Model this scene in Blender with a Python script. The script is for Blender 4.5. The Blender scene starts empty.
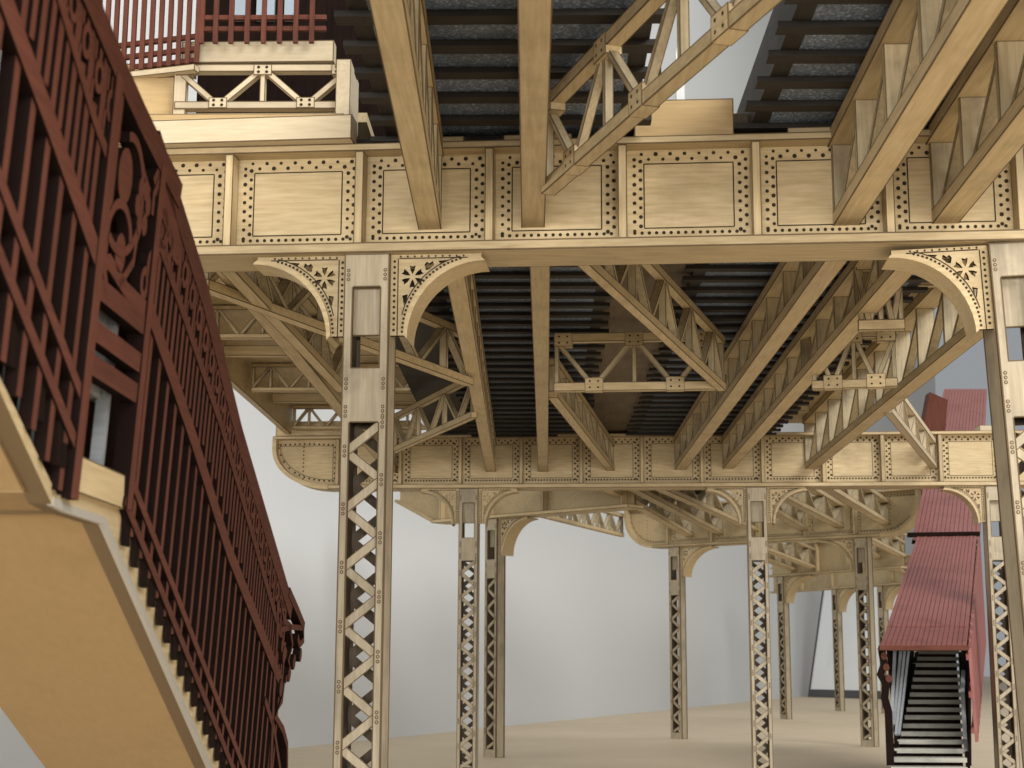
import bpy, math, random
from mathutils import Vector as V, Matrix
from mathutils.geometry import tessellate_polygon
random.seed(7)
SC = bpy.context.scene
COL = SC.collection
R = math.radians
# ------------------------------------------------------------------ camera
F, TH, YAW, ROLL, HC = 1540.0, R(10.17), R(1.2), 0.0045, 1.94
H = HC + 2.9                      # underside of the cross girders
cam = bpy.data.objects.new('camera', bpy.data.cameras.new('camera')); COL.objects.link(cam)
CM = Matrix.Translation((0, 0, HC)) @ Matrix.Rotation(YAW, 4, 'Z') @ Matrix.Rotation(R(90) + TH, 4, 'X') @ Matrix.Rotation(ROLL, 4, 'Z')
cam.matrix_world = CM
cam.data.sensor_width = 36; cam.data.lens = F / 1024 * 36
cam.data.clip_start = 0.05; cam.data.clip_end = 600
cam.data.dof.use_dof = True; cam.data.dof.focus_distance = 13.5; cam.data.dof.aperture_fstop = 3.4
SC.camera = cam
C0 = V((0, 0, HC)); M3 = CM.to_3x3()
def ray(px, py): return M3 @ V(((px - 512) / F, -(py - 384) / F, -1))
def atz(px, py, z):
    d = ray(px, py); return C0 + d * ((z - HC) / d.z)
def aty(px, py, y):
    d = ray(px, py); return C0 + d * (y / d.y)
def atp(px, py, p, n):
    d = ray(px, py); return C0 + d * ((p - C0).dot(n) / d.dot(n))
Z = V((0, 0, 1))
# ------------------------------------------------------------------ materials
def nn(nt, t, **k):
    n = nt.nodes.new(t)
    for a, b in k.items(): setattr(n, a, b)
    return n
def base_mat(name, rough=.6, spec=.35):
    m = bpy.data.materials.new(name); m.use_nodes = True
    nt = m.node_tree; b = nt.nodes['Principled BSDF']
    b.inputs['Roughness'].default_value = rough; b.inputs['Specular IOR Level'].default_value = spec
    return m, nt, b
def wood(name, c1, c2, axis, rough=.55, grime=.35, var=.16, bump=.12, spec=.35, gs=1.0):
    """painted or bare thin wood with a fine grain along one axis, blotches and soot"""
    m, nt, b = base_mat(name, rough, spec)
    L = nt.links.new
    tc = nn(nt, 'ShaderNodeTexCoord'); mp = nn(nt, 'ShaderNodeMapping')
    s = [42 * gs] * 3; s['XYZ'.index(axis)] = 2.6 * gs
    mp.inputs['Scale'].default_value = s
    L(tc.outputs['Object'], mp.inputs['Vector'])
    oi = nn(nt, 'ShaderNodeObjectInfo')
    add = nn(nt, 'ShaderNodeVectorMath', operation='ADD'); L(mp.outputs[0], add.inputs[0])
    mul = nn(nt, 'ShaderNodeMath', operation='MULTIPLY'); L(oi.outputs['Random'], mul.inputs[0]); mul.inputs[1].default_value = 91
    L(mul.outputs[0], add.inputs[1])
    n1 = nn(nt, 'ShaderNodeTexNoise'); n1.inputs['Scale'].default_value = 1; n1.inputs['Detail'].default_value = 3; L(add.outputs[0], n1.inputs['Vector'])
    r1 = nn(nt, 'ShaderNodeMapRange'); r1.inputs[1].default_value = .3; r1.inputs[2].default_value = .7; L(n1.outputs[0], r1.inputs[0])
    mx = nn(nt, 'ShaderNodeMix', data_type='RGBA'); L(r1.outputs[0], mx.inputs[0])
    mx.inputs[6].default_value = (*c1, 1); mx.inputs[7].default_value = (*c2, 1)
    # blotches and grime
    ad2 = nn(nt, 'ShaderNodeVectorMath', operation='ADD'); L(tc.outputs['Object'], ad2.inputs[0]); L(mul.outputs[0], ad2.inputs[1])
    n2 = nn(nt, 'ShaderNodeTexNoise'); n2.inputs['Scale'].default_value = 1.7; n2.inputs['Detail'].default_value = 5; n2.inputs['Roughness'].default_value = .62; L(ad2.outputs[0], n2.inputs['Vector'])
    r2 = nn(nt, 'ShaderNodeMapRange'); r2.inputs[1].default_value = .5; r2.inputs[2].default_value = .78; r2.inputs[4].default_value = grime; L(n2.outputs[0], r2.inputs[0])
    mx2 = nn(nt, 'ShaderNodeMix', data_type='RGBA'); L(r2.outputs[0], mx2.inputs[0]); L(mx.outputs[2], mx2.inputs[6])
    mx2.inputs[7].default_value = (c2[0] * .32, c2[1] * .335, c2[2] * .40, 1)
    # per piece tone
    r3 = nn(nt, 'ShaderNodeMapRange'); r3.inputs[3].default_value = 1 - var; r3.inputs[4].default_value = 1 + var * .6; L(oi.outputs['Random'], r3.inputs[0])
    hs = nn(nt, 'ShaderNodeHueSaturation'); L(r3.outputs[0], hs.inputs['Value']); L(mx2.outputs[2], hs.inputs['Color'])
    L(hs.outputs[0], b.inputs['Base Color'])
    if bump:
        bp = nn(nt, 'ShaderNodeBump'); bp.inputs['Strength'].default_value = bump; bp.inputs['Distance'].default_value = .01
        L(n1.outputs[0], bp.inputs['Height']); L(bp.outputs[0], b.inputs['Normal'])
        ra = nn(nt, 'ShaderNodeMapRange'); ra.inputs[3].default_value = rough - .1; ra.inputs[4].default_value = rough + .15
        L(n2.outputs[0], ra.inputs[0]); L(ra.outputs[0], b.inputs['Roughness'])
    return m
CREAM = {a: wood('cream_wood_' + a.lower(), (.565, .448, .268), (.445, .335, .178), a) for a in 'XYZ'}
SOOTY = {a: wood('sooty_cream_wood_' + a.lower(), (.52, .43, .28), (.38, .31, .19), a, grime=.85) for a in 'XYZ'}
COLW = {a: wood('weathered_column_wood_' + a.lower(), (.49, .415, .295), (.36, .30, .205), a, grime=.6, var=.08) for a in 'XYZ'}
INNER = {a: wood('shaded_sooty_brown_wood_' + a.lower(), (.12, .085, .05), (.075, .052, .032), a, grime=.6) for a in 'XYZ'}  # column insides: shade and soot put into a darker wood colour
PALE = {a: wood('pale_wood_' + a.lower(), (.58, .485, .335), (.50, .405, .265), a, grime=.22) for a in 'XYZ'}
TAN = {a: wood('tan_wood_' + a.lower(), (.50, .355, .175), (.43, .295, .135), a, grime=.3, var=.06) for a in 'XYZ'}
SOFFIT = {a: wood('tan_board_' + a.lower(), (.315, .212, .098), (.292, .194, .087), a, grime=.22, var=.04, gs=.8, bump=.02) for a in 'XYZ'}
RED = {a: wood('red_stained_wood_' + a.lower(), (.130, .043, .027), (.088, .029, .019), a, rough=.72, grime=.4, var=.14, bump=.2, gs=1.6, spec=.18) for a in 'XYZ'}
TIE = {a: wood('dark_tie_wood_' + a.lower(), (.030, .024, .019), (.016, .013, .011), a, rough=.65, grime=.4, bump=.25) for a in 'XYZ'}
BROWN = {a: wood('brown_board_' + a.lower(), (.155, .115, .075), (.11, .08, .052), a, rough=.7, grime=.5) for a in 'XYZ'}
ROOFW = {a: wood('roof_red_wood_' + a.lower(), (.29, .10, .086), (.225, .074, .064), a, rough=.5, grime=.35, var=.08, bump=.2) for a in 'XYZ'}
GREY = {a: wood('grey_painted_wood_' + a.lower(), (.36, .38, .40), (.27, .29, .31), a, rough=.5, grime=.4) for a in 'XYZ'}
STEP = {a: wood('weathered_step_wood_' + a.lower(), (.50, .485, .42), (.38, .365, .31), a, rough=.6, grime=.5) for a in 'XYZ'}
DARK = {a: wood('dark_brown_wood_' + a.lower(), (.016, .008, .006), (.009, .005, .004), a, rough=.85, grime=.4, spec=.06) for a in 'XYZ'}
def plain(name, c, rough=.7, spec=.2):
    m, nt, b = base_mat(name, rough, spec); b.inputs['Base Color'].default_value = (*c, 1); return m
BURN = plain('laser_burnt_edge', (.135, .092, .05), .8)
HOLE = plain('burnt_hole', (.045, .033, .021), .9, .05)
REDEDGE = plain('charred_red_edge', (.011, .006, .005), .9, .05)
# speckled, slightly metallic sheet under the rails
def speckle_mat():
    m, nt, b = base_mat('speckled_dark_sheet', .42, .6); L = nt.links.new
    tc = nn(nt, 'ShaderNodeTexCoord'); mp = nn(nt, 'ShaderNodeMapping'); mp.inputs['Scale'].default_value = (46, 34, 46)
    L(tc.outputs['Object'], mp.inputs[0])
    n = nn(nt, 'ShaderNodeTexNoise'); n.inputs['Scale'].default_value = 1.0; n.inputs['Detail'].default_value = 4; n.inputs['Roughness'].default_value = .7; L(mp.outputs[0], n.inputs['Vector'])
    cr = nn(nt, 'ShaderNodeValToRGB'); e = cr.color_ramp.elements
    e[0].position = .38; e[0].color = (.055, .08, .125, 1); e[1].position = .70; e[1].color = (.60, .74, .95, 1)
    k = e.new(.56); k.color = (.17, .225, .33, 1)
    L(n.outputs[0], cr.inputs[0])
    n3 = nn(nt, 'ShaderNodeTexNoise'); n3.inputs['Scale'].default_value = 1.4; n3.inputs['Detail'].default_value = 3; L(tc.outputs['Object'], n3.inputs['Vector'])
    mr = nn(nt, 'ShaderNodeMapRange'); mr.inputs[1].default_value = .3; mr.inputs[2].default_value = .7; mr.inputs[3].default_value = .55; mr.inputs[4].default_value = 1.15; L(n3.outputs[0], mr.inputs[0])
    hs = nn(nt, 'ShaderNodeHueSaturation'); L(cr.outputs[0], hs.inputs['Color']); L(mr.outputs[0], hs.inputs['Value'])
    L(hs.outputs[0], b.inputs['Base Color'])
    bp = nn(nt, 'ShaderNodeBump'); bp.inputs['Strength'].default_value = .5; bp.inputs['Distance'].default_value = .01; L(n.outputs[0], bp.inputs['Height']); L(bp.outputs[0], b.inputs['Normal'])
    return m
SPECK = speckle_mat()
def wall_mat():
    m, nt, b = base_mat('matte_grey_wall', .9, .1); L = nt.links.new
    tc = nn(nt, 'ShaderNodeTexCoord'); n = nn(nt, 'ShaderNodeTexNoise'); n.inputs['Scale'].default_value = .12; n.inputs['Detail'].default_value = 4; L(tc.outputs['Object'], n.inputs['Vector'])
    mx = nn(nt, 'ShaderNodeMix', data_type='RGBA'); L(n.outputs[0], mx.inputs[0]); mx.inputs[6].default_value = (.665, .685, .695, 1); mx.inputs[7].default_value = (.68, .70, .705, 1)
    L(mx.outputs[2], b.inputs['Base Color']); return m
WALL = wall_mat()
def floor_mat():
    m, nt, b = base_mat('beige_table_board', .62, .3); L = nt.links.new
    tc = nn(nt, 'ShaderNodeTexCoord'); n = nn(nt, 'ShaderNodeTexNoise'); n.inputs['Scale'].default_value = .5; n.inputs['Detail'].default_value = 8; n.inputs['Roughness'].default_value = .65; L(tc.outputs['Object'], n.inputs['Vector'])
    mp = nn(nt, 'ShaderNodeMapping'); mp.inputs['Scale'].default_value = (1.5, 14, 1); L(tc.outputs['Object'], mp.inputs[0])
    n2 = nn(nt, 'ShaderNodeTexNoise'); n2.inputs['Scale'].default_value = 1; n2.inputs['Detail'].default_value = 4; L(mp.outputs[0], n2.inputs['Vector'])
    a = nn(nt, 'ShaderNodeMath', operation='ADD'); L(n.outputs[0], a.inputs[0]); L(n2.outputs[0], a.inputs[1])
    mr = nn(nt, 'ShaderNodeMapRange'); mr.inputs[1].default_value = .7; mr.inputs[2].default_value = 1.3; L(a.outputs[0], mr.inputs[0])
    mx = nn(nt, 'ShaderNodeMix', data_type='RGBA'); L(mr.outputs[0], mx.inputs[0]); mx.inputs[6].default_value = (.62, .50, .345, 1); mx.inputs[7].default_value = (.71, .585, .42, 1)
    L(mx.outputs[2], b.inputs['Base Color']); return m
FLOOR = floor_mat()
WHITE = plain('white_panel_face', (.92, .94, .95), .4, .5)
WHITEP = plain('white_card', (.75, .76, .76), .6)
BLACK = plain('dark_grey_edge_and_shadow', (.10, .10, .105), .5)
PANE = plain('pale_blue_pane', (.34, .40, .46), .25, .6)
# ------------------------------------------------------------------ mesh helpers
def lerp(a, b, t): return a + (b - a) * t
class MB:
    def __init__(s): s.v = []; s.f = []; s.m = []
    def face(s, pts, mat=0):
        i = len(s.v); s.v += [V(p) for p in pts]; s.f.append(tuple(range(i, i + len(pts)))); s.m.append(mat)
    def quad(s, q, mat=0, burn=0, bm=1):
        a, b, c, d = [V(p) for p in q]
        if burn:
            lu = max((b - a).length, 1e-6); lv = max((d - a).length, 1e-6)
            if lu > 3 * burn and lv > 3 * burn:
                mu = burn / lu; mv = burn / lv
                g = lambda x, y: lerp(lerp(a, b, x), lerp(d, c, x), y)
                i = [g(mu, mv), g(1 - mu, mv), g(1 - mu, 1 - mv), g(mu, 1 - mv)]
                o = [a, b, c, d]
                for k in range(4): s.face([o[k], o[(k + 1) % 4], i[(k + 1) % 4], i[k]], bm)
                s.face(i, mat); return
        s.face([a, b, c, d], mat)
    def hexa(s, p, mat=0, burn=0, bm=1):
        """p: 8 corners, bottom ring then top ring"""
        for q in ((3, 2, 1, 0), (4, 5, 6, 7), (0, 1, 5, 4), (1, 2, 6, 5), (2, 3, 7, 6), (3, 0, 4, 7)):
            s.quad([p[k] for k in q], mat, burn, bm)
    def box(s, o, u, n, w, mat=0, burn=0):
        """corner o and the three edge vectors"""
        o, u, n, w = V(o), V(u), V(n), V(w)
        s.hexa([o, o + u, o + u + n, o + n, o + w, o + u + w, o + u + n + w, o + n + w], mat, burn)
    def beam(s, p0, p1, w, h, up=Z, mat=0, burn=0):
        """bar p0-p1, w across, h along up; centred"""
        p0, p1 = V(p0), V(p1); d = (p1 - p0).normalized(); side = d.cross(up)
        if side.length < 1e-5: side = d.cross(V((0, 1, 0)))
        side.normalize(); up2 = side.cross(d).normalized()
        a = side * w / 2; b = up2 * h / 2
        s.hexa([p0 - a - b, p0 + a - b, p1 + a - b, p1 - a - b, p0 - a + b, p0 + a + b, p1 + a + b, p1 - a + b], mat, burn)
    def plate(s, loops, o, u, v, t, mat=0, edge=1, back=True):
        """flat plate with holes; o,u,v frame; front at o, thickness t backwards (n=u x v is the front)"""
        o, u, v = V(o), V(u), V(v); n = u.cross(v).normalized()
        P = [[V((x, y, 0)) for x, y in lp] for lp in loops]
        flat = [q for lp in loops for q in lp]
        W = [o + u * x + v * y for x, y in flat]; Bk = [w - n * t for w in W]
        tri = tessellate_polygon(P)
        i0 = len(s.v); s.v += W; k = len(W); s.v += Bk
        for a, b, c in tri:
            nrm = (W[b] - W[a]).cross(W[c] - W[a])
            if nrm.length < 1e-12: continue
            if nrm.dot(n) < 0: a, b, c = a, c, b
            s.f.append((i0 + a, i0 + b, i0 + c)); s.m.append(mat)
            if back: s.f.append((i0 + k + c, i0 + k + b, i0 + k + a)); s.m.append(mat)
        st = 0
        for lp in loops:
            m_ = len(lp)
            for j in range(m_):
                a = i0 + st + j; b = i0 + st + (j + 1) % m_
                s.f.append((a, a + k, b + k, b)); s.m.append(edge)
            st += m_
    def disc(s, c, u, v, r, lift=.003, mat=2, n=7):
        c = V(c); nr = V(u).cross(V(v)).normalized(); a0 = random.random() * 6
        s.face([c + nr * lift + V(u) * (r * math.cos(a0 + 6.2832 * k / n)) + V(v) * (r * math.sin(a0 + 6.2832 * k / n)) for k in range(n)], mat)
    def strip(s, pts, o, u, v, w, t, mat=0, edge=1):
        """flat ribbon of width w along 2-D polyline pts in frame o,u,v"""
        o, u, v = V(o), V(u), V(v); n = u.cross(v).normalized()
        L_, Rr = [], []
        for i, p in enumerate(pts):
            a = pts[max(i - 1, 0)]; b = pts[min(i + 1, len(pts) - 1)]
            dx, dy = b[0] - a[0], b[1] - a[1]; l = math.hypot(dx, dy) or 1
            nx, ny = -dy / l * w / 2, dx / l * w / 2
            L_.append(o + u * (p[0] + nx) + v * (p[1] + ny)); Rr.append(o + u * (p[0] - nx) + v * (p[1] - ny))
        for i in range(len(pts) - 1):
            q = [L_[i], Rr[i], Rr[i + 1], L_[i + 1]]; bk = [x - n * t for x in q]
            s.face(q, mat); s.face(bk[::-1], mat)
            s.face([q[0], q[3], bk[3], bk[0]], edge); s.face([q[2], q[1], bk[1], bk[2]], edge)
            if i == 0: s.face([q[1], q[0], bk[0], bk[1]], edge)
            if i == len(pts) - 2: s.face([q[3], q[2], bk[2], bk[3]], edge)
def put(name, mb, mats, parent=None, origin=None):
    """one mesh object; verts are given in world space"""
    if parent is not None:
        o0 = V(parent['_o']) if '_o' in parent else V((0, 0, 0))
    else: o0 = V(origin or (0, 0, 0))
    me = bpy.data.meshes.new(name)
    vs = [v - o0 for v in mb.v]
    me.from_pydata([tuple(v) for v in vs], [], mb.f)
    if isinstance(mats, dict):
        ex = [max(v[k] for v in vs) - min(v[k] for v in vs) for k in range(3)]
        mats = [mats['XYZ'[ex.index(max(ex))]], mats.get('E', BURN), HOLE]
    for m in mats: me.materials.append(m)
    me.polygons.foreach_set('material_index', [min(k, len(mats) - 1) for k in mb.m])
    me.update(); me.validate()
    o = bpy.data.objects.new(name, me); COL.objects.link(o)
    if parent is not None:
        o.parent = parent; o['_o'] = tuple(o0)
    else: o.location = o0; o['_o'] = tuple(o0)
    return o
def thing(name, label, cat, loc, group=None):
    o = bpy.data.objects.new(name, None); COL.objects.link(o); o.location = loc; o.empty_display_size = .2
    o['label'] = label; o['category'] = cat; o['_o'] = tuple(loc)
    if group: o['group'] = group
    return o
def rm(d, edge=BURN): # material list from an axis dict with explicit edge
    return lambda ax: [d[ax], edge, HOLE]
# ------------------------------------------------------------------ setting
mb = MB(); mb.face([(-200, -60, 0), (200, -60, 0), (200, 220, 0), (-200, 220, 0)])
o = put('floor', mb, [FLOOR]); o['kind'] = 'structure'
wa, wb = atz(290, 748, 0), atz(850, 691.5, 0); wd = (wb - wa).normalized(); wn = V((wd.y, -wd.x, 0))
p0 = wa - wd * 60; p1 = wb + wd * 60
mb = MB(); mb.box(p0, p1 - p0, -wn * .4, (0, 0, 70)); o = put('wall', mb, [WALL])
o['kind'] = 'structure'
# ------------------------------------------------------------------ generic builders
def truss(name, label, cat, p0, p1, ztop, cw=.17, ch=.1, n=6, pat='N', wf=.8, wt=.055, group=None, guss=0, mats=CREAM, vert=True, top_cw=None, pw=None, dw=None):
    """p0,p1: centre of the underside of the bottom chord at each end; ztop: top of the top chord"""
    p0, p1 = V(p0), V(p1); mid = (p0 + p1) / 2
    t = thing(name, label, cat, (p0.x, p0.y, p0.z), group)
    truss_parts(t, p0, p1, ztop, cw, ch, n, pat, wf, wt, guss, mats, vert, top_cw, pw, dw); return t
def truss_parts(t, p0, p1, ztop, cw, ch, n, pat, wf, wt, guss, mats, vert, top_cw=None, pw=None, dw=None):
    web = SOOTY if mats is CREAM else mats
    d = p1 - p0; dh = V((d.x, d.y, 0)).normalized(); side = V((dh.y, -dh.x, 0))
    zt = ztop if isinstance(ztop, tuple) else (ztop, ztop)
    bot = lambda k: lerp(p0, p1, k) + Z * ch / 2
    top = lambda k: V((lerp(p0.x, p1.x, k), lerp(p0.y, p1.y, k), lerp(zt[0], zt[1], k) - ch / 2))
    b = MB(); b.beam(bot(0), bot(1), cw, ch, burn=.008); put('bottom_chord', b, mats, t)
    b = MB(); b.beam(top(0), top(1), top_cw or cw, ch, burn=.008); put('top_chord', b, mats, t)
    L = d.length; eps = .5 * wt / L
    nodes_b, nodes_t = [], []
    if pat == 'N':
        for i in range(n + 1):
            k = min(max(i / n, eps * 1.2), 1 - eps * 1.2)
            b = MB(); b.beam(bot(k) + Z * ch * .49, top(k) - Z * ch * .49, pw or cw * wf, wt, up=dh, burn=.006); put('web_post', b, web, t)
            if i < n:
                k2 = min(max((i + 1) / n, eps * 1.2), 1 - eps * 1.2)
                b = MB(); b.beam(lerp(top(k), top(k2), .06) - Z * ch * .4, lerp(bot(k2), bot(k), .06) + Z * ch * .4, dw or (pw or cw * wf) * .93, wt * .8, up=Z, burn=.006); put('web_diagonal', b, web, t)
    else:
        for i in range(n):
            k, k2 = i / n, (i + 1) / n
            a, c = (bot(k), top(k2)) if i % 2 == (1 if pat == 'W' else 0) else (top(k), bot(k2))
            b = MB(); b.beam(lerp(a, c, .03), lerp(c, a, .03), cw * wf, wt, up=Z, burn=.006); put('web_diagonal', b, web, t)
        for i in range(n + 1):
            isb = i % 2 == (0 if pat != 'W' else 1)
            (nodes_b if isb else nodes_t).append(i / n)
            if vert and (not isb or i in (0, n)):
                k = min(max(i / n, eps * 1.2), 1 - eps * 1.2)
                b = MB(); b.beam(bot(k) + Z * ch * .49, top(k) - Z * ch * .49, cw * wf * .93, wt * .9, up=dh, burn=.006); put('web_post', b, web, t)
    if guss:
        hw0 = .13 * guss
        for lst, fn, sg in ((nodes_b, bot, 1), (nodes_t, top, -1)):
            for k in lst:
                k = min(max(k, hw0 / L), 1 - hw0 / L)
                c = fn(k) + Z * sg * .03 * guss; g = MB()
                hw, hh, tt = .125 * guss, (ch * .5 + .045) * guss, cw / 2 + .006
                g.box(c - dh * hw - Z * hh - side * tt, dh * hw * 2, side * tt * 2, Z * hh * 2, burn=.006)
                for sx in (-1, 1):
                    for sz in (-1, 1):
                        for sd in (-1, 1):
                            g.disc(c + dh * sx * hw * .45 + Z * sz * hh * .45 + side * sd * tt, dh * sd, Z, .0125) if sd > 0 else g.disc(c + dh * sx * hw * .45 + Z * sz * hh * .45 + side * sd * tt, -dh, Z, .0125)
                put('gusset_plate', g, mats, t)
class Frame:
    """o on the lower front lip of a girder, u along it, n towards the viewer"""
    def __init__(s, a, b):
        a, b = V(a), V(b); s.u = (b - a); s.u.z = 0; s.u.normalize(); s.n = V((s.u.y, -s.u.x, 0)); s.o = a
        if s.n.y > 0: s.n = -s.n
    def p(s, x, n, z): return s.o + s.u * x + s.n * n + Z * (z - s.o.z)
    def sx(s, px, py, n=0):
        q = atp(px, py, s.o + s.n * n, s.n); return (q - s.o).dot(s.u)
    def pt(s, px, py, n=0): return atp(px, py, s.o + s.n * n, s.n)
def girder(name, label, fr, x0, x1, st, h, zb=H, round_l=0, round_r=0, rv=.0152, nr=16, depth=.5, taper_l=0, group='cross girders carrying the tracks', rivets=True, mats=CREAM):
    t = thing(name, label, 'girder', fr.p(x0, -depth / 2, zb), group)
    lip = .075; wz0, wz1 = zb + lip, zb + h - .055; wn_ = -.19
    RZ = lambda r: min(r, .76 * h)
    def outline(inset=0.0):
        r = round_l - inset; q_ = RZ(round_l) - inset; pts = []
        if round_l:
            for k in range(9):
                a = R(270 - 90 * k / 8); pts.append((x0 + inset + r + r * math.cos(a), wz0 + inset + q_ + q_ * math.sin(a)))
            left = pts + [(x0 + inset, wz1 - inset)]
        elif taper_l: left = [(x0 + 1.2, wz0), (x0, wz1 - .3), (x0, wz1)]
        else: left = [(x0 + inset, wz0 + inset), (x0 + inset, wz1 - inset)]
        if round_r:
            r = round_r - inset; q_ = RZ(round_r) - inset
            right = [(x1 - inset, wz1 - inset)] + [(x1 - inset - r + r * math.cos(R(-90 * k / 8)), wz0 + inset + q_ + q_ * math.sin(R(-90 * k / 8))) for k in range(9)]
        else: right = [(x1 - inset, wz1 - inset), (x1 - inset, wz0 + inset)]
        return left + right
    ol = outline(); w = MB(); o = fr.p(0, wn_, 0); o.z = 0
    w.plate([ol[::-1]], o, fr.u, Z, .06, 0, 1)
    cuts = sorted(st)
    if rivets:
        pans = [(a, b) for a, b in zip(cuts, cuts[1:])]
        if round_l == 0 and cuts and cuts[0] - x0 > .5: pans.append((x0, cuts[0]))
        def P(x, z): return fr.p(x, wn_, z)
        def line(a, b, wd=.009):
            d = (b - a).normalized(); sd = d.cross(fr.n) * wd / 2; e = fr.n * .0025
            w.face([a + sd + e, a - sd + e, b - sd + e, b + sd + e], 2)
        for a, b in pans:
            ia, ib = a + .155, b - .155; za, zc = wz0 + .115, wz1 - .105
            for q, r_ in (((ia, za), (ib, za)), ((ia, zc), (ib, zc)), ((ia, za), (ia, zc)), ((ib, za), (ib, zc))):
                line(P(*q), P(*r_))
            for k in range(nr):
                zz = lerp(za - .02, zc + .02, k / (nr - 1))
                for xx in (a + .075 + (.045 if k % 2 else 0), b - .12 + (.045 if k % 2 else 0)):
                    w.disc(P(xx + .01, zz), fr.u, Z, rv * random.uniform(.85, 1.12))
            m_ = max(4, int(round((b - a - .17) / .052)))
            for k in range(m_ + 1):
                xx = lerp(a + .085, b - .085, k / m_)
                w.disc(P(xx, zc + .035 + (.04 if k % 2 else 0)), fr.u, Z, rv * random.uniform(.8, 1.15))
                if k % 2 == 0 or True: w.disc(P(xx, za - .036), fr.u, Z, rv * .9)
        for rr, cx, sgn in ((round_l, x0, 1), (round_r, x1, -1)):
            if rr:
                inner = outline(.1)
                seg = inner[:10] if sgn > 0 else inner[-10:]
                end = min(cuts, key=lambda c: abs(c - cx)) - sgn * .1
                seg = [(end, wz0 + .1)] + seg + [(end, wz1 - .1)] if sgn > 0 else [(end, wz1 - .1)] + seg + [(end, wz0 + .1)]
                seg = seg + [seg[0]]
                for q, r_ in zip(seg, seg[1:]):
                    A, B = P(*q), P(*r_); line(A, B)
                    ln = (B - A).length; kk = max(1, int(ln / .075))
                    cc = P(cx + sgn * (abs(end - cx)) / 2, (wz0 + wz1) / 2)
                    for j in range(kk):
                        qv = lerp(A, B, (j + .5) / kk); qv = qv + (qv - cc).normalized() * .035
                        w.disc(qv, fr.u, Z, rv)
                for k in range(9): w.disc(P(cx + sgn * abs(end - cx) * .5, lerp(wz0 + .12, wz1 - .12, k / 8)), fr.u, Z, rv * .8)
    put('web_plate', w, mats, t)
    # bottom flange follows the outline, top flange straight
    f = MB()
    xa, xb = x0 + (round_l or 0) + (1.2 if taper_l else 0), x1 - (round_r or 0)
    f.box(fr.p(xa, 0, zb), fr.u * (xb - xa), -fr.n * depth, Z * lip, burn=.01)
    put('bottom_flange', f, mats, t)
    f = MB(); f.box(fr.p(x0, -.03, zb + h - .055), fr.u * (x1 - x0), -fr.n * (depth - .06), Z * .055, burn=.008)
    put('top_flange', f, mats, t)
    for rr, cx, sgn in ((round_l, x0, 1), (round_r, x1, -1)):
        if rr:
            e = MB(); cc = (cx + sgn * rr, zb + RZ(rr))
            ring_ = lambda a, r_: (cc[0] - sgn * r_ * math.sin(R(a)), cc[1] - (r_ - rr + RZ(rr)) * math.cos(R(a)))
            o_ = [ring_(90 * k / 16, rr) for k in range(17)] + [(cx, zb + h - .057)]
            i_ = [ring_(90 * k / 16, rr - .07) for k in range(17)] + [(cx + sgn * .07, zb + h - .057)]
            for k in range(len(o_) - 1):
                A, B, C_, D_ = o_[k], o_[k + 1], i_[k + 1], i_[k]
                e.hexa([fr.p(A[0], -.003, A[1]), fr.p(B[0], -.003, B[1]), fr.p(B[0], -depth + .003, B[1]), fr.p(A[0], -depth + .003, A[1]),
                        fr.p(D_[0], -.003, D_[1]), fr.p(C_[0], -.003, C_[1]), fr.p(C_[0], -depth + .003, C_[1]), fr.p(D_[0], -depth + .003, D_[1])])
            put('curved_end_flange', e, mats, t)
    if taper_l:
        e = MB(); e.beam(fr.p(x0, -depth / 2, wz1 - .3 - .03), fr.p(x0 + 1.2, -depth / 2, wz0 - .035), depth * .9, .06); put('sloped_end_flange', e, mats, t)
    for x in cuts:
        for sd in (0, 1):
            g = MB(); n0 = wn_ + .001 if sd == 0 else -depth + .06
            dp = -wn_ - .04 if sd == 0 else depth - .06 + wn_ - .061
            g.box(fr.p(x - .032, n0 + dp, wz0 + .001), fr.u * .064, -fr.n * dp, Z * (wz1 - wz0 - .002), burn=.007)
            put('stiffener', g, mats, t)
    return t
def flower_holes(cx, cy, r):
    hs = []
    for k in range(6):
        a = R(60 * k + 90)
        c, s = math.cos(a), math.sin(a)
        pet = [(r * .22, 0), (r * .55, -r * .17), (r * .95, -r * .24), (r * .86, 0), (r * .95, r * .24), (r * .55, r * .17)]
        hs.append([(cx + x * c - y * s, cy + x * s + y * c) for x, y in pet])
    return hs
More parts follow.
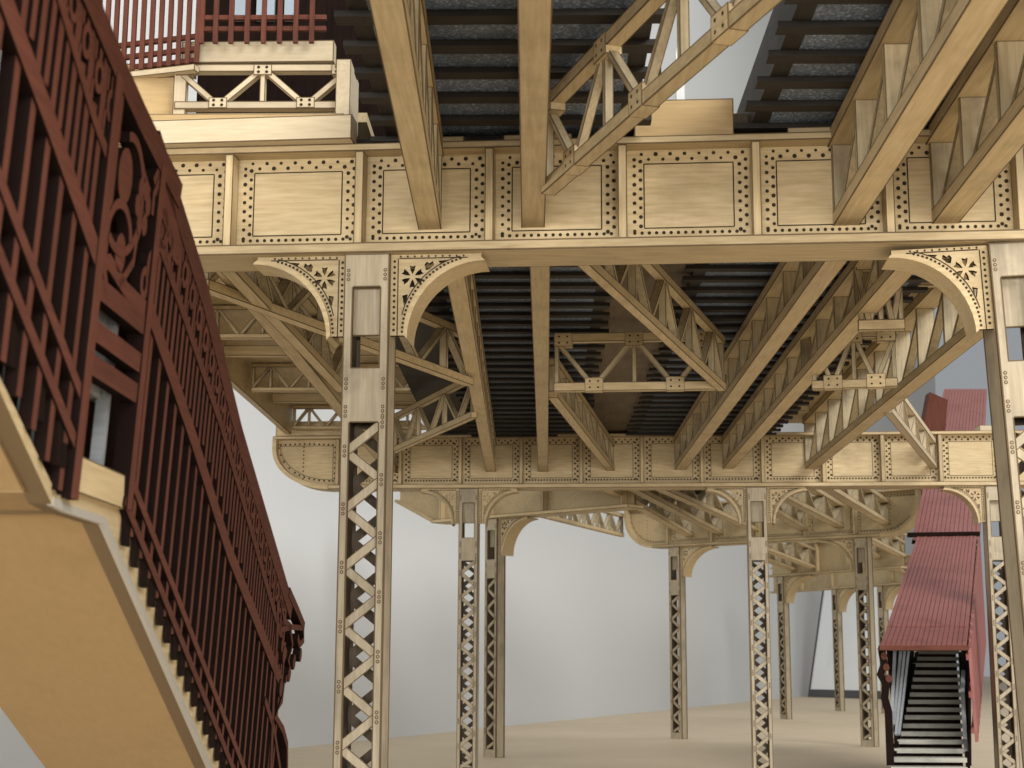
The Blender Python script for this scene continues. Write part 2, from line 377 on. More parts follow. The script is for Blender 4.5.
def bracket(t, o, u, n, L, Hb, mats=CREAM, detail=True):
    """o: upper corner against column and girder; u points away from the column"""
    v = -Z
    lip = .10
    a0 = lambda k: (L - (L - lip) * math.sin(R(90) * k) if False else 0, 0)
    arc = []
    for k in range(15):
        a = R(90 * k / 14)      # from girder tip to column foot
        arc.append((lip + (L - lip) * (1 - math.sin(a)), .03 + (Hb - .03) * (1 - math.cos(a))))
    outer = [(0, 0), (L, 0)] + arc + [(0, Hb)]
    holes = []
    if detail:
        holes += flower_holes(.158, .165, .087)
        holes.append([(.245, .075), (.262, .055), (.28, .068), (.305, .05), (.315, .078), (.285, .11), (.255, .118)])
        holes.append([(.345, .050), (.425, .043), (.365, .078)])
        holes.append([(.085, .305), (.125, .295), (.118, .34), (.098, .375)])
    b = MB(); base = V(o) + V(n) * -.05
    # keep the frame right handed whichever way u points
    fu = V(u)
    nn_ = fu.cross(v)
    b.plate([outer] + holes, base, fu, v, .04 if nn_.dot(V(n)) > 0 else -.04, 0, 2)
    sg = 1 if nn_.dot(V(n)) > 0 else -1
    uu = fu * sg
    def D(x, y, r=.013): b.disc(base + fu * x + v * y, uu, v, r)
    def LN(pts, wd=.008):
        for q, r_ in zip(pts, pts[1:]):
            A, B = base + fu * q[0] + v * q[1] + V(n) * .0025, base + fu * r_[0] + v * r_[1] + V(n) * .0025
            sd = (B - A).cross(V(n)).normalized() * wd / 2
            b.face([A + sd, A - sd, B - sd, B + sd], 2)
    if detail:
        inn = [(x - .035 * max(0, (x - lip) / L) - .022 * 0 - .03, y - .028) for x, y in arc[1:-1]]
        LN([(.052, .03), (.052, Hb)]); LN([(.06, .028), (L - .10, .028)])
        LN([(x - .030, y - .026) for x, y in arc[2:-2]])
        for k in range(13): D(.026, .05 + (Hb - .09) * k / 12, .011)
        for k in range(10): D(.07 + (L - .2) * k / 9, .014, .008)
        for q, r_ in zip(arc[2:], arc[3:]):
            for f_ in (.25, .75): D(lerp(q[0], r_[0], f_) - .014, lerp(q[1], r_[1], f_) - .012, .010)
    br = put('bracket', b, mats, t)
    f = MB()
    for q, r_ in zip(arc, arc[1:]):
        def X(pt, k, dn): 
            return V(o) + fu * (pt[0] + k * .028) + v * (pt[1] + k * .028) + V(n) * dn
        f.hexa([X(q, 0, -.02), X(r_, 0, -.02), X(r_, 0, -.36), X(q, 0, -.36), X(q, 1, -.02), X(r_, 1, -.02), X(r_, 1, -.36), X(q, 1, -.36)])
    ff = put('arch_flange', f, mats, br)
def column(label, fr, x, w=.33, d=.33, zt=H, br=(1, 1), L=.66, Hb=.60, n0=-.03, dz=.41, mats=COLW, detail=True, name='lattice_column', lean=0, group='lattice columns under the cross girders', zb=0.0):
    c = fr.p(x, n0 - d / 2, zb); t = thing(name, label, 'column', c, group)
    u, n = fr.u, fr.n; Ht = zt - zb
    def P(a, b, z): return c + u * a + n * b + Z * z
    for s in (-1, 1):
        b = MB(); b.box(P(s * w / 2 - (.035 if s > 0 else 0), d / 2 - .031, 0), u * .035, -n * (d - .062), Z * (Ht - .002), burn=.008)
        sp_ = put('side_plate', b, mats, t)
        b = MB(); b.box(P(s * (w / 2 - .037) - (0 if s < 0 else .006), d / 2 - .034, .01), u * .006, -n * (d - .068), Z * (Ht - .03)); put('shade_liner', b, INNER, sp_)  # thin dark sheet added to shade the inner face of the side plate
    z0 = Ht - .25; z1 = Ht - .85; z2 = Ht - 1.24; st = .062; wi = w * .3
    outer = [(-w / 2, 0), (w / 2, 0), (w / 2, Ht - .002), (-w / 2, Ht - .002)]
    h1 = [(-wi, z1), (-wi, z0), (wi, z0), (wi, z1)]; h2 = [(-w / 2 + st, .16), (-w / 2 + st, z2), (w / 2 - st, z2), (w / 2 - st, .16)]
    marks = [Ht - .16, z2 + .08, z2 + .28] + [z2 - dz * (k + .5) for k in range(int((z2 - .3) / dz))]
    for nm, sg in (('front_plate', 1), ('back_plate', -1)):
        b = MB(); b.plate([outer, h1, h2], P(0, sg * d / 2, 0), u * sg, Z, .03, 0, 1)
        ew = .0045; zl_ = [(-w / 2 + ew, 0, Ht - .01), (w / 2 - ew, 0, Ht - .01), (-w / 2 + st - ew, .16, z2), (w / 2 - st + ew, .16, z2), (-wi - ew, z1, z0), (wi + ew, z1, z0)]
        for xx, za_, zb2 in zl_:
            b.face([P(xx - ew, sg * (d / 2 + .002), za_), P(xx + ew, sg * (d / 2 + .002), za_), P(xx + ew, sg * (d / 2 + .002), zb2), P(xx - ew, sg * (d / 2 + .002), zb2)], 1)
        for za_, xh in ((z2, w / 2 - st), (z1, wi), (z0, wi), (Ht - .012, w / 2)):
            b.face([P(-xh, sg * (d / 2 + .0025), za_), P(xh, sg * (d / 2 + .0025), za_), P(xh, sg * (d / 2 + .0025), za_ + .008), P(-xh, sg * (d / 2 + .0025), za_ + .008)], 1)
        if detail:
            for i, zm in enumerate(marks):
                for s in (-1, 1):
                    zz = zm + (dz / 2 if (s > 0 and i > 2) else 0)
                    for k in (-1, 0, 1):
                        for rr, mt, lf in ((.0145, 1 if detail else 2, .002), (.006, 0, .004)):
                            b.disc(P(s * (w / 2 - st / 2), sg * d / 2, zz + k * .033), u * sg, Z, rr, lf, mt)
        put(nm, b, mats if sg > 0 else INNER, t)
        b = MB(); k = 0; zc = z2
        xa = w / 2 - st * .6
        while zc > .2:
            zn = max(zc - dz / 2, .17)
            a, e = (xa, -xa) if (k % 2 == 0) == (sg > 0) else (-xa, xa)
            b.beam(P(a, sg * (d / 2 - .034 - .006 * (k % 2)), zc), P(e, sg * (d / 2 - .034 - .006 * (k % 2)), zn), .066, .016, up=n, burn=.006)
            zc = zn; k += 1
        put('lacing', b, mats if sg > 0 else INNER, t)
    b = MB(); b.box(P(-w / 2 + .036, d / 2 - .1, Ht - .59), u * (w - .072), -n * .03, Z * .55, burn=.008); put('recessed_panel', b, mats, t)
    for s, on in zip((-1, 1), br):
        if on: bracket(t, P(s * (w / 2 + .001), d / 2 - .012, Ht), u * s, n, L, Hb, CREAM, detail)
    if lean: t.rotation_euler = (0, lean, 0); t.location.x -= Ht * math.sin(lean)
    return t
RED['E'] = REDEDGE; ROOFW['E'] = REDEDGE; TIE['E'] = TIE['X']; BROWN['E'] = DARK['X']; DARK['E'] = DARK['X']; GREY['E'] = GREY['X']; STEP['E'] = HOLE
# ------------------------------------------------------------------ girders
G1 = Frame(atz(193, 255.5, H), atz(1000, 240, H)); G2 = Frame(atz(400, 488.5, H), atz(985, 485.5, H))
s1 = [G1.sx(px, 200, -.04) for px in (228, 358.5, 489, 622.5, 757, 890, 1022)]
s1 = [s1[0] - .95] + s1 + [s1[-1] + .95]
girder('plate_girder', 'nearest big plate girder crossing the whole picture above the tall lattice column', G1, s1[0] - .6, s1[-1] + .9, s1, .835)
s2 = [G2.sx(px, 460, -.04) for px in (400, 460, 521, 581, 642, 702, 763, 824, 883, 941)]
s2 = [G2.sx(337, 460, -.04)] + s2 + [s2[-1] + 1.03]
girder('plate_girder', 'second plate girder further back, its round left end beside the tall lattice column', G2, G2.sx(272, 450, 0), s2[-1] + .6, s2, .93, round_l=1.0, rv=.0185, nr=15)
# girders beyond, the line turns to the right
GL = Frame(atz(433, 523, H), atz(620, 508, H))
girder('plate_girder', 'short skewed girder with a sloping left end, behind and below the second girder', GL, -1.25, GL.sx(628, 500), [.15, 1.6, 3.1, GL.sx(620, 500)], .95, taper_l=1, rivets=False)
G3 = Frame(atz(650, 548, H), atz(868, 537, H))
x3a, x3b = G3.sx(624, 520), G3.sx(918, 505)
girder('plate_girder', 'skewed distant girder with two round ends, its right end next to the red covered stair', G3, x3a, x3b, [lerp(x3a, x3b, k) for k in (.16, .32, .48, .64, .80)], 1.1, round_l=.9, round_r=1.0, rv=.016, nr=10)
G4 = Frame(atz(757, 578, H), atz(858, 571, H))
girder('plate_girder', 'far girder with a curved bracket in front of the leaning white panel', G4, G4.sx(768, 577), G4.sx(900, 570), [G4.sx(x, 572) for x in (790, 815, 845)], 1.1, rivets=False)
G5 = Frame(atz(818, 590, H), atz(890, 585, H))
girder('plate_girder', 'farthest girder seen just left of the red stair roof', G5, G5.sx(770, 590), G5.sx(935, 584), [G5.sx(x, 588) for x in (800, 830, 860, 890)], 1.1, rivets=False)
# ------------------------------------------------------------------ columns
column('tall lattice column in front of the white wall, nearest on the left', G1, G1.sx(367, 270, -.03))
column('nearest lattice column cut by the right edge of the picture', G1, G1.sx(1014, 270, -.03), d=.42, lean=R(-2.3))
column('lattice column carrying the second girder, just right of the tall nearest column', G2, G2.sx(468.5, 500, -.03))
column('lattice column under the middle of the second girder', G2, G2.sx(757, 500, -.03))
column('lattice column of the second girder to the right of the red covered stair', G2, G2.sx(996, 500, -.03), br=(1, 0))
column('turned lattice column with one bracket, standing half behind the second girder column', GL, GL.sx(491, 540, -.03), br=(0, 1), d=.27, L=.8, Hb=.75)
column('lattice column standing alone in front of the white wall in the middle', G3, G3.sx(674, 560, -.03), br=(0, 1), d=.27, L=.95, Hb=.75)
column('lattice column left of the lower end of the red covered stair', G3, G3.sx(861, 560, -.03), br=(1, 0), d=.27, L=.95, Hb=.75)
column('small far lattice column left of the leaning white panel', G4, G4.sx(780, 590, -.03), br=(0, 1), d=.25, L=1.4, Hb=.9)
column('far lattice column standing in front of the leaning white panel', G5, G5.sx(834, 600, -.03), br=(0, 1), d=.25, L=1.3, Hb=.9)
column('farthest lattice column, half hidden behind the foot of the red stair', G5, G5.sx(880, 600, -.03), br=(0, 1), d=.25, L=1.3, Hb=.9)
# ------------------------------------------------------------------ long stringer trusses
ZT = H + .87
GS = 'long stringer trusses under the tracks'
def on1(px, py): return G1.pt(px, py, -.2)
def on2(px, py): return G2.pt(px, py, -.2)
def ext_back(p_far, px, py, y):
    """straight on from p_far over the picture point (px,py) at the same height, out to distance y"""
    q = atz(px, py, p_far.z); d = q - p_far; return p_far + d * ((y - p_far.y) / d.y)
def past(p, q, dist):
    d = (q - p).normalized(); return p + d * dist
a1 = on1(430, 230); truss('stringer_truss', 'stringer truss nearest the viewer, leaning left to the first girder above the tall column', 'stringer', ext_back(a1, 386, 0, 3.2), a1, ZT, pw=.17, top_cw=.19, n=11, group=GS)
b1 = on1(533, 228); truss('stringer_truss', 'upright looking near stringer truss in the middle of the front track', 'stringer', ext_back(b1, 535, 0, 3.2), b1, ZT, n=11, group=GS)
d1 = on1(846, 226); truss('stringer_truss', 'thick near stringer truss slanting up to the right under the right track', 'stringer', ext_back(d1, 990, 0, 3.2), d1, ZT, n=8, cw=.185, top_cw=.23, pw=.183, dw=.1, group=GS)
e1 = on1(945, 224); truss('stringer_truss', 'near stringer truss in the upper right corner, cut by the picture edge', 'stringer', ext_back(e1, 1024, 126, 3.2), e1, ZT, n=8, cw=.185, top_cw=.23, pw=.183, dw=.1, group=GS)
def mid_stringer(lbl, px1, py1, far, ya=None, n=20, zt=None, **k):
    f = on2(*far); a = ext_back(f, px1, py1, G1.pt(px1, 250, -.5).y + .1)
    return truss('stringer_truss', lbl, 'stringer', a, f, zt or ZT, n=n, group=GS, **k), a, f
tA, A0, A1 = mid_stringer('stringer truss just right of the tall column, running back to the second girder', 455, 275, (491, 472))
tB, B0, B1 = mid_stringer('upright looking stringer truss between the two girders, under the dark ties', 540, 268, (543, 472))
tD, D0, D1 = mid_stringer('left one of the three slanting stringers between the girders on the right', 831, 268, (680, 470), n=14, cw=.185, top_cw=.23, pw=.183, dw=.1)
tE, E0, E1 = mid_stringer('middle one of the three slanting stringers between the girders on the right', 904, 272, (728, 469), n=14, cw=.185, top_cw=.23, pw=.183, dw=.1)
tF, F0, F1 = mid_stringer('slanting stringer that ends at the right hand near column, right of the other two', 979, 333, (811, 469), zt=H + 1.19, n=12, cw=.2, top_cw=.25, pw=.197, dw=.1)
tS, S0, S1 = mid_stringer('stringer truss under the left platform, passing behind the tall column', 256, 310, (392, 473), n=18, cw=.16)
# beyond the second girder
def far_stringer(lbl, pn, pf, n=9):
    f = G3.pt(*pf, -.2); d = atz(*pn, f.z) - f; y = G2.pt(pn[0], 480, -.5).y + .3
    a = f + d * ((y - f.y) / d.y)
    truss('stringer_truss', lbl, 'stringer', a, f, ZT, n=n, pat='Z', cw=.2, wt=.06, group=GS)
far_stringer('far stringer leftmost behind the second girder, ending above the lone column', (640, 509), (690, 537))
far_stringer('far stringer behind the second girder, second from the left', (640, 494), (720, 535))
far_stringer('far stringer running down to the middle column of the second girder', (664, 492), (756, 532))
far_stringer('far stringer just right of the middle column of the second girder', (772, 512), (804, 531))
far_stringer('far stringer between the middle column and the round girder end', (785, 500), (840, 528))
far_stringer('far stringer ending beside the round right end of the skewed girder', (824, 488), (886, 525))
f_ = G3.pt(622, 537, -.3); p_ = atz(540, 517, f_.z)
truss('stringer_truss', 'thin open truss against the white wall, between the skewed girder and the distant round end', 'stringer', p_, f_, f_.z + .62, n=12, pat='W', cw=.12, ch=.1, wt=.05, vert=True, group=GS)
def farther(lbl, pn, pf, fr, n=6):
    f = fr.pt(*pf, -.2); a = atz(*pn, f.z)
    truss('stringer_truss', lbl, 'stringer', a, f, ZT, n=n, pat='Z', cw=.22, wt=.07, group=GS)
farther('small far stringer above the far column, left of the column beside the stair', (766, 551), (814, 569), G4)
farther('short far stringer low behind the middle column of the second girder', (762, 560), (794, 571), G4)
farther('far stringer right of the column beside the covered stair', (868, 540), (902, 557), G4)
farther('farthest thin stringer just left of the red stair roof', (866, 552), (905, 575), G5)
# ------------------------------------------------------------------ lateral bracing
GB = 'diagonal braces between the stringers'
def zs(p): return p.z
br_a = atz(549, 194, H + .17); br_b = atz(772, 0, br_a.z)
truss('brace_truss', 'open zigzag brace with riveted plates in front of the first girder, top middle', 'brace', past(br_b, br_a, (br_a - br_b).length + .02), past(br_a, br_b, (br_b - br_a).length + .1), ZT - .04, cw=.1, ch=.085, n=6, pat='W', wf=.62, wt=.04, guss=.8, group=GB)
zb_ = H + .16
p, q = atz(575, 258, zb_ + 0.013), atz(722, 391, zb_ + 0.013)
truss('brace_truss', 'brace truss running from the first girder down right to the middle frame', 'brace', p, q, ZT - .06, cw=.1, ch=.085, n=10, pat='Z', wf=.8, wt=.045, group=GB)
mf_y = q.y
f_ = on2(611, 471); p = atz(553, 398, f_.z)
truss('brace_truss', 'brace truss from the middle frame down right to the second girder', 'brace', p, f_, ZT - .06, cw=.13, ch=.09, n=8, pat='N', wf=.8, wt=.05, group=GB)
p, q = atz(203, 290, zb_ + 0.026), atz(469, 386, zb_ + 0.026)
truss('brace_truss', 'brace truss under the left platform crossing behind the tall column', 'brace', p, q, ZT - .06, cw=.12, ch=.09, n=8, pat='Z', wf=.8, wt=.05, group=GB)
f_ = atz(394, 453, zb_ + .06); p = atz(474, 418, f_.z)
truss('brace_truss', 'brace truss fanning out right behind the tall column above the second girder', 'brace', f_, p, ZT - .06, cw=.09, ch=.085, n=6, pat='W', wf=.8, wt=.045, group=GB)
p, q = atz(228, 272, zb_ + 0.039), atz(342, 392, zb_ + 0.039)
truss('brace_truss', 'steep brace under the left platform above the longer crossing brace', 'brace', p, q, ZT - .06, cw=.12, ch=.09, n=7, pat='Z', wf=.8, wt=.05, group=GB)
f_ = on2(934, 469); p = atz(888, 413, f_.z)
truss('brace_truss', 'brightly lit cream brace at the right end above the second girder', 'brace', p, f_, ZT - .06, cw=.11, ch=.09, n=8, pat='W', wf=.8, wt=.045, mats=PALE, group=GB)  # paler wood puts the bright light on this brace into its colour
p, q = atz(868, 300, zb_ + 0.052), atz(932, 346, zb_ + 0.052)
GC = 'cross frames between the stringers'
def cross(lbl, xa, ya, xb, yb, n=4, gs=.85, zt=None, cw=.11, **k):
    p = atz(xa, ya, zb_); q = atz(xb, yb, zb_)
    return truss('cross_frame', lbl, 'frame', p, q, zt or ZT - .03, cw=cw, ch=.1, n=n, pat='W' if n % 2 == 0 else 'Z', wf=.7, wt=.055, guss=gs, group=GC, **k)
cross('cross frame with riveted plates hanging below the brown centre floor between the tracks', 554, 392, 716, 390)
cross('cross frame with a riveted plate between two slanting stringers on the right', 812, 390, 898, 387)
cross('upper cross frame between the slanting stringers under the right hand flower bracket', 858, 331, 905, 330, gs=0, cw=.07)
# ------------------------------------------------------------------ tracks
def track(lbl, x0, x1, y0, y1, sk=0.0, sp=.45, sheet=(.22, .12), grp='dark tracks seen from below', y_off=.0):
    t = thing('track', lbl, 'track', ((x0 + x1) / 2, y0, H + .9), grp)
    z = H + .885; n = int((y1 - y0) / sp)
    for k in range(n):
        y = y0 + y_off + k * sp; j = random.uniform(-.03, .03)
        b = MB(); b.box((x0 + j + sk * (y - y0), y - .065, z), (x1 - x0, random.uniform(-.012, .012), 0), (0, random.uniform(.118, .138), 0), (0, 0, .04)); put('tie', b, TIE, t)
    S = lambda x, y, zz: V((x + sk * (y - y0), y, zz))
    b = MB(); zz = z + .042
    a, c = x0 + sheet[0], x1 - sheet[1]
    b.hexa([S(a, y0 - .3, zz), S(c, y0 - .3, zz), S(c, y1, zz), S(a, y1, zz), S(a, y0 - .3, zz + .05), S(c, y0 - .3, zz + .05), S(c, y1, zz + .05), S(a, y1, zz + .05)])
    put('deck_sheet', b, [SPECK], t)
    for x in (x0 + .10, x1 - .2):
        b = MB(); b.hexa([S(x, y0 - .3, z + .041), S(x + .12, y0 - .3, z + .041), S(x + .12, y1, z + .041), S(x, y1, z + .041), S(x, y0 - .3, z + .42), S(x + .12, y0 - .3, z + .42), S(x + .12, y1, z + .42), S(x, y1, z + .42)])
        put('guard_timber', b, TIE, t)
    return t
track('left dark track bed with ties over the first girder, speckled sheet above', -1.27, .74, 3.2, 30, y_off=.12)
tl = bpy.data.objects['track']
b = MB(); b.box((-1.95, 11.3, H + .99), (.85, 0, 0), (0, 18, 0), (0, 0, .05)); put('side_sheet', b, TIE, tl)
track('right dark track bed behind the thick slanting stringers', 1.40, 3.95, 3.2, 36, y_off=.3)
# packing blocks between girder top and ties
for k, (px, w_) in enumerate(((452, .16), (537, .5), (824, .5), (960, .4))):
    q = G1.pt(px, 134, -.1); b = MB(); b.box(G1.p(G1.sx(px, 134) - w_ / 2, -.06, H + .836), G1.u * w_, -G1.n * .3, Z * .045, burn=.006)
    o = put('packing_block', b, CREAM, None, G1.p(G1.sx(px, 134), -.2, H + .836))
    o['label'] = ['small wood shim on the girder top right of the leftmost near stringer', 'wide wood shim on the girder top behind the upright near stringer', 'wide wood shim on the girder top behind the thick slanting stringer', 'wood shim on the girder top in the upper right corner'][k]
    o['category'] = 'shim'; o['group'] = 'shims between girder and ties'
# brown centre floor between the tracks
fl = thing('centre_platform', 'brown boarded floor between the two tracks, with a tan front edge above the first girder', 'platform', (1.07, 11, H + .9))
yb = G1.p(G1.sx(700, 115), -.15, 0).y
b = MB(); b.box((.60, yb + .06, H + .98), (.95, 0, 0), (0, 20, 0), (0, 0, .08)); put('floor_board', b, BROWN, fl)
b = MB(); b.box((.66, yb, H + .84), (.72, -.04, 0), (0, .055, 0), (0, 0, .30), burn=.008); put('edge_board', b, TAN, fl)  # darker tan wood carries the shade on this edge
w = aty(686, 96, yb + .1); b = MB()
b.plate([[(-.03, 0), (.03, 0), (.03, .40), (.012, .50), (-.012, .50), (-.03, .40)]], (w.x - .04, w.y, H + 1.14), (1, 0, 0), Z, .06)
o = put('white_post', b, [WHITEP, WHITEP], None, (w.x, w.y, H + 1.14)); o['label'] = 'tiny white pointed post standing on the tan edge between the tracks'; o['category'] = 'post'
rp = thing('side_floor', 'tan boarded strip floor over the slanting stringer at the right, below the red roof', 'floor', (4, 12, H + 1.2))
b = MB(); b.box((3.80, 11.3, H + 1.2), (.42, 0, 0), (.35, 15.4, 0), (0, 0, .07), burn=.01); put('floor_board', b, CREAM, rp)
for y in (13.2, 16.0, 18.8, 21.6, 24.4):
    b = MB(); b.box((3.05, y, H + 1.04), (1.2, 0, 0), (0, .12, 0), (0, 0, .155), burn=.01); put('joist', b, CREAM, rp)
# ------------------------------------------------------------------ left platform
XL = -4.45
pf = thing('side_platform', 'cream wooden side platform on open trusses, upper left, carrying the red fences', 'platform', (-3, 11, H + .84))
def row(y, zb0, zt0, x0, x1, n, mats=CREAM, guss=0, pat='Z', cw=.1):
    c = thing('cross_truss', '', '', (x0, y, zb0)); del c['label']; del c['category']; c.parent = pf; c.location = V((x0, y, zb0)) - V(pf['_o'])
    truss_parts(c, V((x0, y, zb0)), V((x1, y, zb0)), zt0, cw, .06, n, pat, .8, .045, guss, mats, True)
yq = 11.0
fa = aty(175, 113, yq); fb = aty(350, 108, yq); ft = aty(250, 66, yq)
row(yq, (fa.z + fb.z) / 2, ft.z, fa.x, fb.x, 4, PALE, .55, pat='W', cw=.08)
for y in (14.8, 18.6, 22.4, 26.2): row(y, H + 1.0, H + 1.42, XL + .12, -1.5, 10)
zt_ = H + 1.43
b = MB(); b.box((XL, 12, zt_), (-1.45 - XL, 0, 0), (0, 14.6, 0), (0, 0, .08)); put('deck', b, CREAM, pf)
b = MB(); b.box((XL - .06, 12.5, H + .97), (.1, 0, 0), (0, 14.3, 0), (0, 0, .62), burn=.01); put('fascia', b, CREAM, pf)
for x in (-3.5, -2.0):
    b = MB(); b.box((x, 12.2, H + 1.3), (.12, 0, 0), (0, 14, 0), (0, 0, .125), burn=.01); put('joist', b, CREAM, pf)
for y in (16.6, 20.4, 24.2):
    b = MB(); b.box((XL + .1, y, H + 1.15), (-1.6 - XL, 0, 0), (0, .14, 0), (0, 0, .14), burn=.01); put('joist', b, CREAM, pf)
yq2 = aty(340, 141, 10.8).y
# sill beam on the girder, beam over the truss
s0, s1_ = aty(140, 146, 10.85), aty(354, 141, 10.8)
b = MB(); b.beam((-3.6, 10.98, H + .93), (s1_.x, 10.80, H + .93), .2, .185, burn=.008); put('sill_beam', b, PALE, pf)
t0, t1 = aty(196, 56, yq), aty(335, 52, yq)
b = MB(); b.beam((t0.x - .1, yq + .02, (t0.z + t1.z) / 2 + .0), (t1.x, yq, (t0.z + t1.z) / 2), .12, .17, burn=.008); put('edge_beam', b, PALE, pf)
e0, e1 = aty(336, 118, yq - .02), aty(352, 62, yq - .02)
b = MB(); b.box((e0.x, yq - .08, e0.z), (e1.x - e0.x, 0, 0), (0, .5, 0), (0, 0, e1.z - e0.z), burn=.006); put('end_block', b, PALE, pf)
g0, g1 = aty(120, 118, yq + .02), aty(178, 78, yq + .02)
b = MB(); b.box((g0.x - .5, yq + .03, g0.z), (g1.x - g0.x + .5, 0, 0), (0, .05, 0), (0, 0, g1.z - g0.z + .12), burn=.01)
for k in range(7): b.disc((lerp(g0.x + .05, g1.x - .05, k / 6), yq + .03, g1.z + .03), V((1, 0, 0)), Z, .013)
put('web_plate', b, TAN, pf)
b = MB(); b.box((g1.x - .02, yq - .03, g0.z - .03), (.1, 0, 0), (0, .06, 0), (0, 0, g1.z - g0.z + .1), burn=.008); put('post', b, PALE, pf)
b = MB(); b.beam((g0.x - .5, yq - .02, g0.z - .05), (e1.x - .04, yq - .02, g0.z - .05), .2, .06, burn=.006); put('lower_beam', b, TAN, pf)
b = MB(); b.box(G2.p(G2.sx(275, 430), -.06, H + .932), G2.u * (G2.sx(418, 430) - G2.sx(275, 430)), -G2.n * .35, Z * .26, burn=.01); put('sill_beam', b, CREAM, pf)
# ------------------------------------------------------------------ red picket fences on the platform
def fence(lbl, a, b_, xs, zlow, ztop, rails, drop=.06, mats=RED):
    t = thing('picket_fence', lbl, 'fence', tuple(a), 'red picket fences on the left platform')
    d = (b_ - a); d.z = 0; L = d.length; d.normalize()
    for r_ in rails:
        m = MB(); m.beam(a + Z * r_, b_ + Z * r_, .035, .035, burn=0); put('rail', m, mats, t)
    for x in xs:
        m = MB(); m.beam(a + d * (x * L) + Z * (-drop) + V((0, -.02, 0)), a + d * (x * L) + Z * ztop + V((0, -.02, 0)), .035, .03); put('picket', m, mats, t)
    return t
yf = 10.9
a_ = aty(200, 37, yf); c_ = aty(326, 37, yf); c_.z = a_.z
fence('red picket fence along the front of the platform, over the small cream truss', a_, c_, [(px - 200) / 126 for px in (202, 216, 231.5, 247.5, 264, 280, 296, 312)], 0, 1.1, (.06, .15, 1.08))
c2 = aty(197, 64, yf); a2 = atz(60, 80, c2.z)
t = fence('red picket fence with close bars at the far upper left, set at an angle', a2, c2, [1 - k * .066 for k in range(16)], 0, 1.3, (.03, .12, .22, 1.28), drop=.0)
m = MB(); m.beam(a2 - Z * .035, c2 - Z * .035, .07, .05, burn=.006); put('base_board', m, PALE, t)
# station house behind the fence
hs = thing('station_house', 'dark house wall with pale windows, half seen behind the red platform fence', 'house', (-2.0, 12.6, zt_ + .08))
m = MB(); m.box((-3.0, 12.6, zt_ + .081), (1.75, 0, 0), (0, .2, 0), (0, 0, 2.2)); put('wall', m, DARK, hs)
for px0, px1 in ((233, 246), (256, 274), (284, 298)):
    q0, q1 = aty(px0, 20, 12.56), aty(px1, 20, 12.56)
    m = MB(); m.box((q0.x, 12.56, q0.z), (q1.x - q0.x, 0, 0), (0, .038, 0), (0, 0, .9)); put('window', m, [PANE], hs)
# ------------------------------------------------------------------ near staircase, left
KX = .055; X0 = -1.6
rn = V((1, 0, -KX)).normalized()
def RP(px, py): return atp(px, py, V((X0, 0, 2.5)), rn)
RO = V((X0 - KX * 2.5, 0, 0)); RU = V((0, 1, 0)); RV = V((KX, 0, 1))
def yz(px, py): q = RP(px, py); return (q.y, q.z)
def line_fn(*pp):
    P = [yz(*p) for p in pp]
    def fn(y):
        if y <= P[0][0]: a, b = P[0], P[1]
        elif y >= P[-1][0]: a, b = P[-2], P[-1]
        else:
            for a, b in zip(P, P[1:]):
                if a[0] <= y <= b[0]: break
        return a[1] + (b[1] - a[1]) * (y - a[0]) / (b[0] - a[0])
    return fn
def RQ(y, z, off=0.0): return RO + RU * y + RV * z + V((off, 0, 0))
topU, topL = line_fn((97, 0), (130, 80), (178, 181)), line_fn((167, 158), (205, 280), (240, 425), (292, 603))
midU, midL = line_fn((5, 5), (51, 130), (93, 250)), line_fn((149, 313), (189, 430), (227, 550), (273, 665))
secU, secL = line_fn((71, 42), (95, 125), (108, 160)), line_fn((183, 315), (222, 430), (256, 550))
lo1L, lo2L = line_fn((134, 490), (243, 768)), line_fn((119, 490), (232, 768))
lo1U = line_fn((0, 260), (71, 436)); teU = line_fn((0, 333), (66, 485)); teL = line_fn((123, 500), (232, 766))
YL0, YL1, YE, YU = 5.17, 5.86, 9.85, 3.5
st = thing('staircase', 'dark red railed staircase with tan underside descending at the left, nearest the viewer', 'staircase', (-2.0, 9.8, 0))
TR = .05
def rbar(name, pts, w, t=TR, off=0.0, par=None, mats=RED):
    m = MB(); m.strip(pts, RO + V((off, 0, 0)), RU, RV, w, t); return put(name, m, mats, par or rail)
def rpoly(name, loops, t=TR, off=0.0, par=None, mats=RED):
    m = MB(); m.plate(loops, RO + V((off, 0, 0)), RU, RV, t); return put(name, m, mats, par or rail)
rail = bpy.data.objects.new('railing', None); COL.objects.link(rail); rail.parent = st; rail['_o'] = st['_o']
def seq(a, b, n): return [lerp(a, b, k / n) for k in range(n + 1)]
# handrails, mid rails, pattern rails
m = MB(); 
def railbar(fn, ya, yb_, w, n=8, off=0.0, name='rail', t=TR): return rbar(name, [(y, fn(y)) for y in seq(ya, yb_, n)], w, t, off)
railbar(lambda y: topU(y) - .055, YU, 6.16, .11, off=.012, name='handrail', t=.11)
railbar(lambda y: topL(y) - .06, 5.75, YE + .06, .12, n=12, off=.006, name='handrail', t=.09)
railbar(midU, YU, YL0, .085, off=.010); railbar(midL, YL1, 9.75, .085, off=.010)
railbar(secU, YU, YL0, .045, off=.006); railbar(secL, YL1, YE, .05, off=.006)
railbar(lo1U, YU, YL0, .045, off=.008); railbar(lambda y: lo1U(y) + .17, YU, YL0, .045, off=.008)
railbar(lo1L, YL1 + .05, YE, .04, off=.008); railbar(lo2L, YL1 - .05, YE, .04, off=.008)
sp = .163
def pk(y, za, zb_, w, name='picket', off=0.0, mats=RED, t=.045):
    rbar(name, [(y, za), (y, zb_)], w, t, off, mats=mats)
